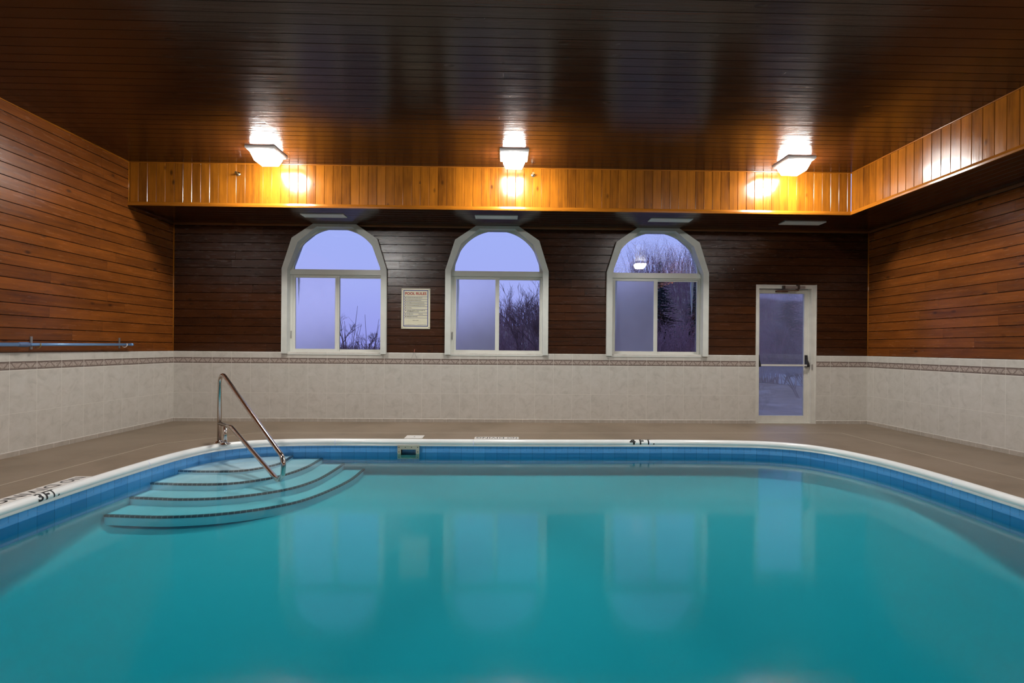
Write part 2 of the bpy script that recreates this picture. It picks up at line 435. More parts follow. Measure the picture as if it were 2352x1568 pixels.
# ---------------------------------------------------------------- boards
rnd = random.Random(4)
def boards(name, P, u0, u1, v0, v1, pitch, mat, parent=None, cut=None, voff=0.0, tilt=.0007, groove=.006, bev=.005):
    """P(u, v, d) -> world point, d = depth out of the wall. One grooved panel."""
    b = MB(); k = math.floor((v0 - voff) / pitch)
    while voff + k * pitch < v1 - 1e-6:
        a = max(v0, voff + k * pitch); c = min(v1, voff + (k + 1) * pitch)
        ta, tb = rnd.uniform(-tilt, tilt), rnd.uniform(-tilt, tilt)
        prof = [(a, -groove)]
        if c - a > 3 * bev:
            nsub = 5 if cut else 1
            for i in range(nsub + 1):
                s = i / nsub; prof.append((a + bev + (c - a - 2*bev) * s, ta * (1-s) + tb * s))
        prof.append((c, -groove))
        for (va, da), (vb, db) in zip(prof, prof[1:]):
            iv = cut((va + vb) / 2, u0, u1) if cut else [(u0, u1)]
            for (ua, ub) in iv:
                b.face([P(ua, va, da), P(ub, va, da), P(ub, vb, db), P(ua, vb, db)],
                       [(ua, va - voff), (ub, va - voff), (ub, vb - voff), (ua, vb - voff)])
        k += 1
    return b.build(name, mat, parent)

WIN = [-2.655, -.122, 2.42]                      # window centres
def poly_half(z, pts):
    for (x0, z0), (x1, z1) in zip(pts, pts[1:]):
        if z0 <= z <= z1: return x0 + (x1 - x0) * (z - z0) / max(1e-6, z1 - z0)
    return 0
OUT = [(.81, 1.062), (.81, 2.385), (.66, 2.862), (.335, 3.083)]
MID = [(.775, 1.062), (.775, 2.375), (.615, 2.84), (.30, 3.06)]
DX0, DX1, DZ = 4.01, 4.98, 2.215                 # door frame outer
def sub_iv(ivs, a, b):
    r = []
    for p, q in ivs:
        if b <= p or a >= q: r.append((p, q)); continue
        if a > p: r.append((p, a))
        if b < q: r.append((b, q))
    return r
def backcut(z, u0, u1):
    iv = [(u0, u1)]
    for cx in WIN:
        h = poly_half(z, MID)
        if h > 0: iv = sub_iv(iv, cx - h, cx + h)
    if z < DZ - .02: iv = sub_iv(iv, DX0 + .02, DX1 - .02)
    return iv

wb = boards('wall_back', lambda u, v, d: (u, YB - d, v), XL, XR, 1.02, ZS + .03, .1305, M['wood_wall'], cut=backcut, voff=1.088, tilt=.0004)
tag(wb, kind='structure')
# solid backing under the wainscot (the wall itself)
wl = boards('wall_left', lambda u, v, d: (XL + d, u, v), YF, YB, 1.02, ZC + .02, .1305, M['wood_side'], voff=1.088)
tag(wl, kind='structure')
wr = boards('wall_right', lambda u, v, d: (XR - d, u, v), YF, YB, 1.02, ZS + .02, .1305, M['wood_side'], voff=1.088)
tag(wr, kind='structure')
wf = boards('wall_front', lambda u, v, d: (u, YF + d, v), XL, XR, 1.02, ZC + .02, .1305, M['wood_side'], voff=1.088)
tag(wf, kind='structure')
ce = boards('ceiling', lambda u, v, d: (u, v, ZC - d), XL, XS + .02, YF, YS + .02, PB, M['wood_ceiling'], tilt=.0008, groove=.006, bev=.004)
tag(ce, kind='structure')
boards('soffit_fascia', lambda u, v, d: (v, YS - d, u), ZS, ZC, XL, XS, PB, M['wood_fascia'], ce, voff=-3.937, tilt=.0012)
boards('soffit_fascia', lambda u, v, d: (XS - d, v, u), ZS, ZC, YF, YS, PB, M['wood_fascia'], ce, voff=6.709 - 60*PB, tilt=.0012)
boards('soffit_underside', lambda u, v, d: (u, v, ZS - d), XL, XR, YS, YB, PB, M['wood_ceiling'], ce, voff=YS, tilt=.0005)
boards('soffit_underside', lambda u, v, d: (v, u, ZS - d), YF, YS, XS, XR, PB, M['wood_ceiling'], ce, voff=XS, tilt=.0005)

def bar(b, p0, p1, prof, upv=(0, 0, 1)):
    """profile [(n, z)] swept straight from p0 to p1; n grows to the left of travel"""
    p0 = Vector(p0); p1 = Vector(p1); t = (p1 - p0).normalized(); up = Vector(upv); n = up.cross(t)
    L = (p1 - p0).length
    A = [p0 + n*a + up*c for a, c in prof]; B = [p1 + n*a + up*c for a, c in prof]; k = len(prof); s = 0
    for i in range(k):
        j = (i + 1) % k; w_ = math.dist(prof[i], prof[j])
        b.face([A[i], B[i], B[j], A[j]], [(0, s), (L, s), (L, s + w_), (0, s + w_)]); s += w_
    b.face(A); b.face(B[::-1])
# fascia bottom trim, back run and right run
fp = [(0, 0), (.022, 0), (.022, .022), (.012, .052), (0, .058)]
def trim(name, segs, prof, mat):
    b = MB()
    for a, c, up in segs: bar(b, a, c, prof, up)
    o = b.build(name, mat, fix=True); tag(o, kind='structure'); return o
trim('trim_1', [((XS, YS, ZS - .004), (XL, YS, ZS - .004), (0, 0, 1))], fp, M['wood_fascia'])
trim('trim_2', [((XS, YF, ZS - .004), (XS, YS + .0, ZS - .004), (0, 0, 1))], fp, M['wood_fascia'])
q = [(0, 0), (.014, 0), (.010, .010), (0, .014)]
# thin bead where ceiling meets fascia and left wall (prof mirrored downward)
dn = [(0, 0), (.011, 0), (.008, -.008), (0, -.011)]
trim('trim_3', [((XS, YS, ZC), (XL, YS, ZC), (0, 0, 1)), ((XS, YF, ZC), (XS, YS, ZC), (0, 0, 1)), ((XL, YS, ZC), (XL, YF, ZC), (0, 0, 1))], dn, M['wood_fascia'])
cr_ = [(0, 0), (.014, 0), (.014, -.010), (.008, -.032), (0, -.034)]
trim('trim_4', [((XR, YB, ZS), (XL, YB, ZS), (0, 0, 1)), ((XR, YF, ZS), (XR, YB, ZS), (0, 0, 1))], cr_, M['wood_trim'])
b = MB(); b.tube([(XL + .004, YB - .004, ZT), (XL + .004, YB - .004, ZS)], .009, 8); b.tube([(XR - .004, YB - .004, ZT), (XR - .004, YB - .004, ZS)], .009, 8)
b.tube([(XL + .003, YS - .003, ZS), (XL + .003, YS - .003, ZC)], .007, 8)
tag(b.build('trim_5', M['wood_fascia']), kind='structure')

# ---------------------------------------------------------------- wainscot
def wains(name, P, segs, mat, parent):
    b = MB(); T = .014
    pr = [(0.0, T), (ZT - .012, T), (ZT - .003, T - .004), (ZT, T - .010), (ZT, 0)]
    for (a, c) in segs:
        for (z0, d0), (z1, d1) in zip(pr, pr[1:]):
            b.face([P(a, z0, d0), P(c, z0, d0), P(c, z1, d1), P(a, z1, d1)], [(a, z0), (c, z0), (c, z1), (a, z1)])
        for e_ in (a, c):
            b.face([P(e_, z, d) for z, d in [(0, 0)] + pr], [(e_, .2)] * (len(pr) + 1))
    return b.build(name, mat, parent)
wains('tile_wainscot', lambda u, z, d: (u, YB - d, z), [(XL, DX0 - .004), (DX1 + .004, XR)], M['tile_back'], wb)
wains('tile_wainscot', lambda u, z, d: (XL + d, u, z), [(YF, YB)], M['tile_left'], wl)
wains('tile_wainscot', lambda u, z, d: (XR - d, u, z), [(YF, YB)], M['tile_right'], wr)
wains('tile_wainscot', lambda u, z, d: (u, YF + d, z), [(XL, XR)], M['tile_back'], wf)
def baseb(name, P, segs):
    b = MB(); T = .022; pr = [(0, T), (.048, T), (.054, T - .003), (.057, .013)]
    for (a, c) in segs:
        for (z0, d0), (z1, d1) in zip(pr, pr[1:]):
            b.face([P(a, z0, d0), P(c, z0, d0), P(c, z1, d1), P(a, z1, d1)], [(a, z0), (c, z0), (c, z1), (a, z1)])
        for e_ in (a, c): b.face([P(e_, z, d) for z, d in [(0, .01)] + pr])
    tag(b.build(name, M['base']), kind='structure')
baseb('baseboard_back', lambda u, z, d: (u, YB - d, z), [(XL, DX0 - .004), (DX1 + .004, XR)])
baseb('baseboard_left', lambda u, z, d: (XL + d, u, z), [(YF, YB)])
baseb('baseboard_right', lambda u, z, d: (XR - d, u, z), [(YF, YB)])

# ---------------------------------------------------------------- pool outline
CP = [(-3.60, 1.35), (-3.63, 2.2), (-3.65, 3.2), (-3.665, 4.2), (-3.65, 4.9), (-3.60, 5.45), (-3.47, 5.86), (-3.22, 6.11), (-2.85, 6.235), (-2.4, 6.29),
      (-1.9, 6.30), (-.8, 6.285), (.3, 6.28), (1.3, 6.29), (2.2, 6.30), (3.0, 6.27), (3.45, 6.185), (3.79, 6.0), (4.0, 5.68), (4.13, 5.25), (4.18, 4.8), (4.185, 4.3),
      (4.17, 3.8), (4.14, 2.6), (4.10, 1.35), (3.95, .95), (3.6, .75), (3.1, .70), (1.0, .70), (-1.0, .70), (-2.6, .70), (-3.1, .75), (-3.45, .95)]
def catmull(P, n=8):
    r = []; m = len(P)
    for i in range(m):
        p0, p1, p2, p3 = (Vector(P[(i + k - 1) % m]) for k in range(4))
        for k in range(n):
            t = k / n
            r.append(.5 * ((2*p1) + (p2 - p0)*t + (2*p0 - 5*p1 + 4*p2 - p3)*t*t + (-p0 + 3*p1 - 3*p2 + p3)*t*t*t))
    return r
OL = catmull(CP); NO = len(OL)                   # clockwise seen from above
NRM = []
for i in range(NO):
    t = (OL[(i+1) % NO] - OL[i-1]).normalized(); NRM.append(Vector((t.y, -t.x)))   # inward
ARC = [0]
for i in range(NO): ARC.append(ARC[-1] + (OL[(i+1) % NO] - OL[i]).length)
def ring(n, z): return [(OL[i].x + NRM[i].x*n, OL[i].y + NRM[i].y*n, z) for i in range(NO)]

# floor with the pool hole
bm = bmesh.new()
ov = [bm.verts.new((x, y, 0)) for x, y in ((XL - .05, YF - .05), (XR + .05, YF - .05), (XR + .05, YB + .3), (XL - .05, YB + .3))]
iv = [bm.verts.new((OL[i].x, OL[i].y, 0)) for i in range(NO)]
for L in (ov, iv):
    for i in range(len(L)): bm.edges.new((L[i], L[(i+1) % len(L)]))
bmesh.ops.triangle_fill(bm, use_beauty=True, use_dissolve=False, edges=bm.edges)
bmesh.ops.recalc_face_normals(bm, faces=bm.faces)
if sum(f.normal.z for f in bm.faces) < 0: bmesh.ops.reverse_faces(bm, faces=bm.faces)
me = bpy.data.meshes.new('floor'); bm.to_mesh(me); bm.free(); me.materials.append(M['deck'])
fl = bpy.data.objects.new('floor', me); COL.objects.link(fl); tag(fl, kind='structure')
# pale joint line let into the deck
J = [(-4.20, YF), (-4.19, 4.1), (-4.11, 5.93), (-3.60, 6.43), (-3.36, 6.69), (-2.6, 6.725), (-1.76, 6.735), (2.46, 6.825), (4.29, 6.875), (4.81, 6.875), (4.79, 4.4), (4.79, YF)]
b = MB()
for (x0, y0), (x1, y1) in zip(J, J[1:]):
    t = Vector((x1-x0, y1-y0)).normalized(); n = Vector((-t.y, t.x)) * .0055
    b.face([(x0-n.x, y0-n.y, .0012), (x1-n.x, y1-n.y, .0012), (x1+n.x, y1+n.y, .0012), (x0+n.x, y0+n.y, .0012)])
b.build('expansion_joint', M['cream'], fl)

# coping in butted lengths
PROF = [(-.012, -.02), (-.012, -.001), (-.004, .003), (.012, .005), (.030, .002), (.046, -.008), (.057, -.022), (.060, -.038), (.055, -.049), (.044, -.054), (.042, -.060), (.050, -.065), (.053, -.072), (.050, -.080), (-.004, -.084)]
seams = [(-3.62, 5.02), (-2.12, 6.3), (-.375, 6.28), (1.83, 6.3), (4.17, 4.45)]
SEAM = [min(range(NO), key=lambda i: (OL[i] - Vector(s)).length) for s in seams] 
b = MB()
R = [ring(n, z) for n, z in PROF]
for k in range(NO):
    k2 = (k + 1) % NO
    f = .0022 / max(.01, (OL[k2] - OL[k]).length) if k in SEAM else 0
    for i in range(len(PROF) - 1):
        L = lambda a, c: tuple(Vector(a).lerp(Vector(c), f))
        b.face([L(R[i][k], R[i][k2]), R[i][k2], R[i+1][k2], L(R[i+1][k], R[i+1][k2])], smooth=True)
cop = b.build('coping', M['coping'], merge=.0008)
cop.name = 'trim_6'; tag(cop, kind='structure')

# waterline tile band + shell
b = MB()
b.rings([ring(0, -.078), ring(0, -.31)], uvs=lambda i, k: (ARC[k], -.078 if i == 0 else -.31), smooth=True)
basin = empty('pool_basin', (0, 0, -1.1), label='blue-tiled swimming pool basin sunk in the brown concrete deck', cat='swimming pool')
tag(basin, kind='structure')
b.build('waterline_tile', M['water_tile'], basin, fix=True)
b = MB()
def zfl(y): t = max(0, min(1, (5.2 - y) / 3.8)); return -.455 - .645 * t*t*(3 - 2*t)
def zr(n, up): return [(p[0], p[1], zfl(p[1]) + up) for p in ring(n, 0)]
rr = [ring(0.0, -.305), zr(0, .10), zr(.012, .06), zr(.04, .03), zr(.085, .008), zr(.15, 0)]
last = rr[-1]
for k in range(1, 13):
    t = k / 13; rr.append([(p[0] + (.25 - p[0])*t, p[1] + (3.5 - p[1])*t, zfl(p[1] + (3.5 - p[1])*t)) for p in last])
b.rings(rr)
last = rr[-1]
for i in range(NO): b.face([last[i], last[(i+1) % NO], (.25, 3.5, zfl(3.5))], smooth=True)
b.build('shell', M['shell'], basin, merge=.0005)

# steps: apparent heights under the water
ARCS = [(-.205, [(-3.63, 5.50), (-3.318, 5.467), (-2.913, 5.499), (-2.704, 5.701), (-2.63, 5.922), (-2.66, 6.25)]),
        (-.243, [(-3.64, 5.129), (-3.241, 5.096), (-2.849, 5.116), (-2.581, 5.273), (-2.417, 5.482), (-2.316, 5.841), (-2.30, 6.28)]),
        (-.31, [(-3.65, 4.869), (-3.097, 4.813), (-2.66, 4.885), (-2.264, 5.138), (-2.08, 5.502), (-2.03, 6.0), (-2.03, 6.29)]),
        (-.38, [(-3.65, 4.562), (-3.045, 4.522), (-2.55, 4.625), (-2.145, 4.87), (-1.94, 5.185), (-1.79, 5.743), (-1.77, 6.29)])]
def open_cat(P, n=8):
    Q = [tuple(2*Vector(P[0]) - Vector(P[1]))] + list(P) + [tuple(2*Vector(P[-1]) - Vector(P[-2]))]; r = []
    for i in range(len(P) - 1):
        p0, p1, p2, p3 = (Vector(Q[i + k]) for k in range(4))
        for k in range(n):
            t = k / n
            r.append(.5 * ((2*p1) + (p2 - p0)*t + (2*p0 - 5*p1 + 4*p2 - p3)*t*t + (-p0 + 3*p1 - 3*p2 + p3)*t*t*t))
    r.append(Vector(P[-1])); return r
steps = empty('pool_steps', (-3.3, 5.9, -1.0), label='curved white corner entry steps with dark tiled edges beneath the water', cat='steps')
ZB = [-.243, -.31, -.38, -.47]
for (z, A), zb in zip(ARCS, ZB):
    arc = open_cat(A)
    iend = min(range(NO), key=lambda i: (OL[i] - arc[-1]).length); ist = min(range(NO), key=lambda i: (OL[i] - arc[0]).length)
    wallpts = [OL[i] + NRM[i] * .003 for i in range(ist + 1, iend)]       # along the wall from left start to far end
    poly = [tuple(p) for p in arc] + [tuple(p) for p in wallpts[::-1]]
    b = MB(); b.prism(poly, 'z', z, zb - .002)
    st = b.build('step', M['step'], steps, fix=True)
    b = MB(); u = 0
    nn = len(arc)
    for i in range(nn - 1):
        p, q2 = arc[i], arc[i+1]; t = (q2 - p).normalized(); n = Vector((t.y, -t.x))   # outward from the corner
        tp = (arc[i] - arc[i-1]).normalized() if i else t; n0 = Vector((tp.y, -tp.x)); n0 = (n0 + n).normalized()
        tn = (arc[i+2] - q2).normalized() if i + 2 < nn else t; n1 = (Vector((tn.y, -tn.x)) + n).normalized()
        L = (q2 - p).length; s = .022
        T = lambda P, N_, d, zz: (P.x + N_.x*d, P.y + N_.y*d, zz)
        b.face([T(p, n0, -s, z + .0025), T(q2, n1, -s, z + .0025), T(q2, n1, .004, z + .0025), T(p, n0, .004, z + .0025)], [(u, 0), (u+L, 0), (u+L, 1), (u, 1)])
        b.face([T(p, n0, .004, z + .0025), T(q2, n1, .004, z + .0025), T(q2, n1, .004, z - .016), T(p, n0, .004, z - .016)], [(u, 0), (u+L, 0), (u+L, 1), (u, 1)])
        u += L
    ns = b.build('nosing', M['nosing'], st); tag(ns, label='dark dashed tile edging')

# water body: closed, sides pushed into the pool walls
b = MB(); top = ring(-.02, ZW)
bm = bmesh.new(); tv = [bm.verts.new(p) for p in top]; bv = [bm.verts.new((p[0], p[1], -1.3)) for p in top]
bm.faces.new(tv); bm.faces.new(bv[::-1])
for i in range(NO):
    j = (i + 1) % NO; bm.faces.new((tv[j], tv[i], bv[i], bv[j]))
bmesh.ops.recalc_face_normals(bm, faces=bm.faces)
me = bpy.data.meshes.new('pool_water'); bm.to_mesh(me); bm.free(); me.materials.append(M['water'])
wat = bpy.data.objects.new('pool_water', me); COL.objects.link(wat)
tag(wat, label='calm turquoise water filling the swimming pool', cat='water', kind='stuff')

# ---------------------------------------------------------------- lettering
def text_mesh(body, size=1.0, xs=1.0, bold=0.0, spacing=1.0, align='CENTER'):
    cu = bpy.data.curves.new('lettering', 'FONT'); cu.body = body; cu.size = size; cu.align_x = align; cu.align_y = 'BOTTOM_BASELINE' if False else 'CENTER'
    cu.offset = bold; cu.space_character = spacing; cu.resolution_u = 4
    o = bpy.data.objects.new('lettering', cu); COL.objects.link(o)
    dg = bpy.context.evaluated_depsgraph_get()
    me = bpy.data.meshes.new_from_object(o.evaluated_get(dg)); bpy.data.objects.remove(o)
    xs_ = [v.co.x for v in me.vertices]; ys_ = [v.co.y for v in me.vertices]
    return me, (min(xs_), max(xs_), min(ys_), max(ys_))
def place_text(name, body, mat, P, w, h, parent=None, bold=0.0, slice_=0.0, spacing=1.0):
    """letters fitted in w x h, mapped by P(a, b) with a in 0..w, b in 0..h"""
    me, (x0, x1, y0, y1) = text_mesh(body, 1.0, bold=bold, spacing=spacing)
    bm = bmesh.new(); bm.from_mesh(me)
    for v in bm.verts: v.co.x = (v.co.x - x0) / (x1 - x0) * w; v.co.y = (v.co.y - y0) / (y1 - y0) * h
    if slice_:
        k = slice_
        while k < h:
            bmesh.ops.bisect_plane(bm, geom=bm.verts[:] + bm.edges[:] + bm.faces[:], plane_co=(0, k, 0), plane_no=(0, 1, 0)); k += slice_
    for v in bm.verts: v.co = Vector(P(v.co.x, v.co.y))
    bmesh.ops.recalc_face_normals(bm, faces=bm.faces)
    bm.to_mesh(me); bm.free(); me.name = name; me.materials.clear(); me.materials.append(mat)
    o = bpy.data.objects.new(name, me); COL.objects.link(o)
    if parent: o.parent = parent; o.matrix_parent_inverse = parent.matrix_basis.inverted()
    return o
# arc-length position on the coping profile, from its lower lip (0) upwards to the deck side
PP = [Vector(p) for p in PROF[1:9]][::-1]
PL = [0]
for a, c in zip(PP, PP[1:]): PL.append(PL[-1] + (c - a).length)
def prof_at(s, lift=.0012):
    for i in range(len(PP) - 1):
        if s <= PL[i+1] or i == len(PP) - 2:
            t = (s - PL[i]) / (PL[i+1] - PL[i]); p = PP[i].lerp(PP[i+1], t); d = (PP[i+1] - PP[i]).normalized()
            return p + Vector((d.y, -d.x)) * lift
def far_coping(x0):
    def P(a, c):
        x = x0 + a
        i = min(range(NO), key=lambda k: abs(OL[k].x - x) + (0 if OL[k].y > 5 else 99))
        j = i + 1 if OL[(i+1) % NO].x > OL[i].x and x >= OL[i].x else i - 1
        y = OL[i].y + (OL[j].y - OL[i].y) * ((x - OL[i].x) / (OL[j].x - OL[i].x))
        p = prof_at(c); return (x, y - p.x, p.y)
    return P
def left_coping(y0):
    def P(a, c):
        y = y0 + a
        i = min(range(NO), key=lambda k: abs(OL[k].y - y) + (0 if OL[k].x < -3.3 else 99))
        j = i + 1 if y >= OL[i].y else i - 1
        x = OL[i].x + (OL[j].x - OL[i].x) * ((y - OL[i].y) / (OL[j].y - OL[i].y))
        p = prof_at(c); return (x + p.x, y, p.y)
    return P
# stencil: letters set one by one so that they stand apart as in the photo
def stencil(name, chars, mapper, h, label):
    root = empty(name, mapper(0)(0, .05), label=label, cat='marking')
    for ch, a, wd, nm, hh in chars:
        place_text(nm, ch, M['paint_black'], mapper(a), wd, hh, root, bold=.035, slice_=.007)
    return root
stencil('depth_marking', [('4', 1.615, .078, 'stencil_character', .095), ('F', 1.745, .055, 'stencil_character', .095), ('T', 1.825, .07, 'stencil_character', .095), ('.', 1.918, .02, 'stencil_character', .018)],
        lambda a: far_coping(a), .095, 'black stencilled 4 FT. depth marking on the far coping')
stencil('depth_marking', [('3', 3.879, .046, 'stencil_character', .085), ('F', 3.944, .042, 'stencil_character', .085), ('T', 3.990, .05, 'stencil_character', .085), ('.', 4.048, .014, 'stencil_character', .018)],
        lambda a: left_coping(a), .085, 'black stencilled 3 FT. depth marking on the left coping')
def nodiv(name, loc, rz, L, W, label):
    b = MB(); b.box(-L/2, L/2, -W/2, W/2, 0, .0012)
    r = empty(name, loc, label=label, cat='marking')
    M_ = Matrix.Translation(loc) @ Matrix.Rotation(rz, 4, 'Z')
    o = b.build('painted_panel', M['paint_white'])
    o.data.transform(M_); o.parent = r; o.matrix_parent_inverse = r.matrix_basis.inverted()
    for wd, f0, f1 in (('NO', -.46, -.24), ('DIVING', -.17, .46)):
        place_text('lettering', wd, M['paint_black'], lambda a, c: tuple(M_ @ Vector((a + L*f0, c - W*.33, .0022))), L*(f1 - f0), W*.66, r, bold=.008, spacing=1.08)
nodiv('warning_marking', (-.09, 6.39, 0), PI, .575, .15, 'white NO DIVING panel painted on the deck behind the far coping')
nodiv('warning_marking', (-3.745, 4.05, 0), -PI/2 + .0, .82, .15, 'white NO DIVING panel painted on the deck beside the left coping')

# ---------------------------------------------------------------- skimmer + lid
sk = empty('pool_skimmer', (-1.20, 6.27, -.13), label='off-white skimmer faceplate with dark opening under the far coping', cat='skimmer')
X0, X1, yk = -1.34, -1.064, 6.222
b = MB()
for r in ((X0, X1, -.118, -.066), (X0, X1, -.235, -.188), (X0, X0+.044, -.188, -.118), (X1-.044, X1, -.188, -.118)): b.box(r[0], r[1], yk, yk+.012, r[2], r[3])
b.build('faceplate', M['skim'], sk, merge=.0001)
b = MB(); a0, a1 = X0+.044, X1-.044
b.face([(a0, yk+.15, -.2), (a1, yk+.15, -.2), (a1, yk+.15, -.11), (a0, yk+.15, -.11)])
b.face([(a0, yk+.01, -.188), (a0, yk+.15, -.188), (a0, yk+.15, -.118), (a0, yk+.01, -.118)]); b.face([(a1, yk+.01, -.188), (a1, yk+.15, -.188), (a1, yk+.15, -.118), (a1, yk+.01, -.118)])
b.face([(a0, yk+.01, -.118), (a1, yk+.01, -.118), (a1, yk+.15, -.118), (a0, yk+.15, -.118)]); b.face([(a0, yk+.01, -.188), (a1, yk+.01, -.188), (a1, yk+.15, -.188), (a0, yk+.15, -.188)])
b.box(X0+.01, X1-.01, yk+.012, yk+.03, -.235, -.19); 
b.build('throat', M['skim_dark'], sk)
for px, pz in [(X0+.02 + k*(X1-X0-.04)/3, -.09) for k in range(4)] + [(X0+.02, -.148), (X1-.02, -.148), (X0+.02, -.215), (X1-.02, -.215)]:
    b = MB(); b.tube([(px, yk+.001, pz), (px, yk-.003, pz)], .006, 10); b.build('screw', M['dark_metal'], sk)
ld = empty('skimmer_lid', (-1.165, 6.44, 0), label='pale square skimmer lid set in the deck behind the skimmer', cat='lid')
b = MB(); b.box(-1.28, -1.05, 6.33, 6.545, 0, .004); bevel(b.build('cover_plate', M['paint_white'], ld), .0015)
b = MB(); b.tube([(-1.165, 6.44, .004), (-1.165, 6.44, .0052)], .010, 14); b.build('finger_hole', M['dark_metal'], ld)

# ---------------------------------------------------------------- stair rail
def fillet(P, rads, n=8):
    out = [Vector(P[0])]
    for i in range(1, len(P) - 1):
        p, a, c = Vector(P[i]), Vector(P[i-1]), Vector(P[i+1]); d1 = (a - p).normalized(); d2 = (c - p).normalized()
        ang = d1.angle(d2); t = rads[i-1] / math.tan(ang / 2); t = min(t, (a - p).length * .49, (c - p).length * .49)
        r = t * math.tan(ang / 2); ctr = p + (d1 + d2).normalized() * (r / math.sin(ang / 2))
        s, e_ = p + d1*t - ctr, p + d2*t - ctr
        th = s.angle(e_)
        for k in range(n + 1): out.append(ctr + (s * math.sin(th*(1 - k/n)) + e_ * math.sin(th*k/n)) / math.sin(th))
    out.append(Vector(P[-1])); return out
RB = Vector((-3.456, 6.041)); RD = Vector((.767, -.6417))
def rp(s, z): return (RB.x + RD.x*s, RB.y + RD.y*s, z)
rail = empty('pool_handrail', rp(0, 0), label='stainless steel bent-tube handrail over the corner pool steps', cat='handrail')
main = [(-.012, .0), (-.016, .885), (1.565, .062), (1.605, -.02), (1.59, -.13), (1.50, -.208), (.335, .222), (-.012, .232)]
pts = fillet([rp(*p) for p in main], [.10, .10, .10, .06, .09, .16], 8)
b = MB(); b.tube(pts, .0235, 16); b.build('rail_tube', M['steel'], rail)
b = MB(); b.tube([rp(.165, 0), rp(.165, .218)], .0225, 16); b.build('post', M['steel'], rail)
for s in (-.012, .165):
    b = MB(); n = 20
    R_ = [[(rp(s, 0)[0] + r*math.cos(2*PI*k/n), rp(s, 0)[1] + r*math.sin(2*PI*k/n), z) for k in range(n)] for r, z in ((.058, .0), (.058, .003), (.045, .010), (.029, .016), (.0235, .022))]
    b.rings(R_); b.build('escutcheon', M['steel'], rail)

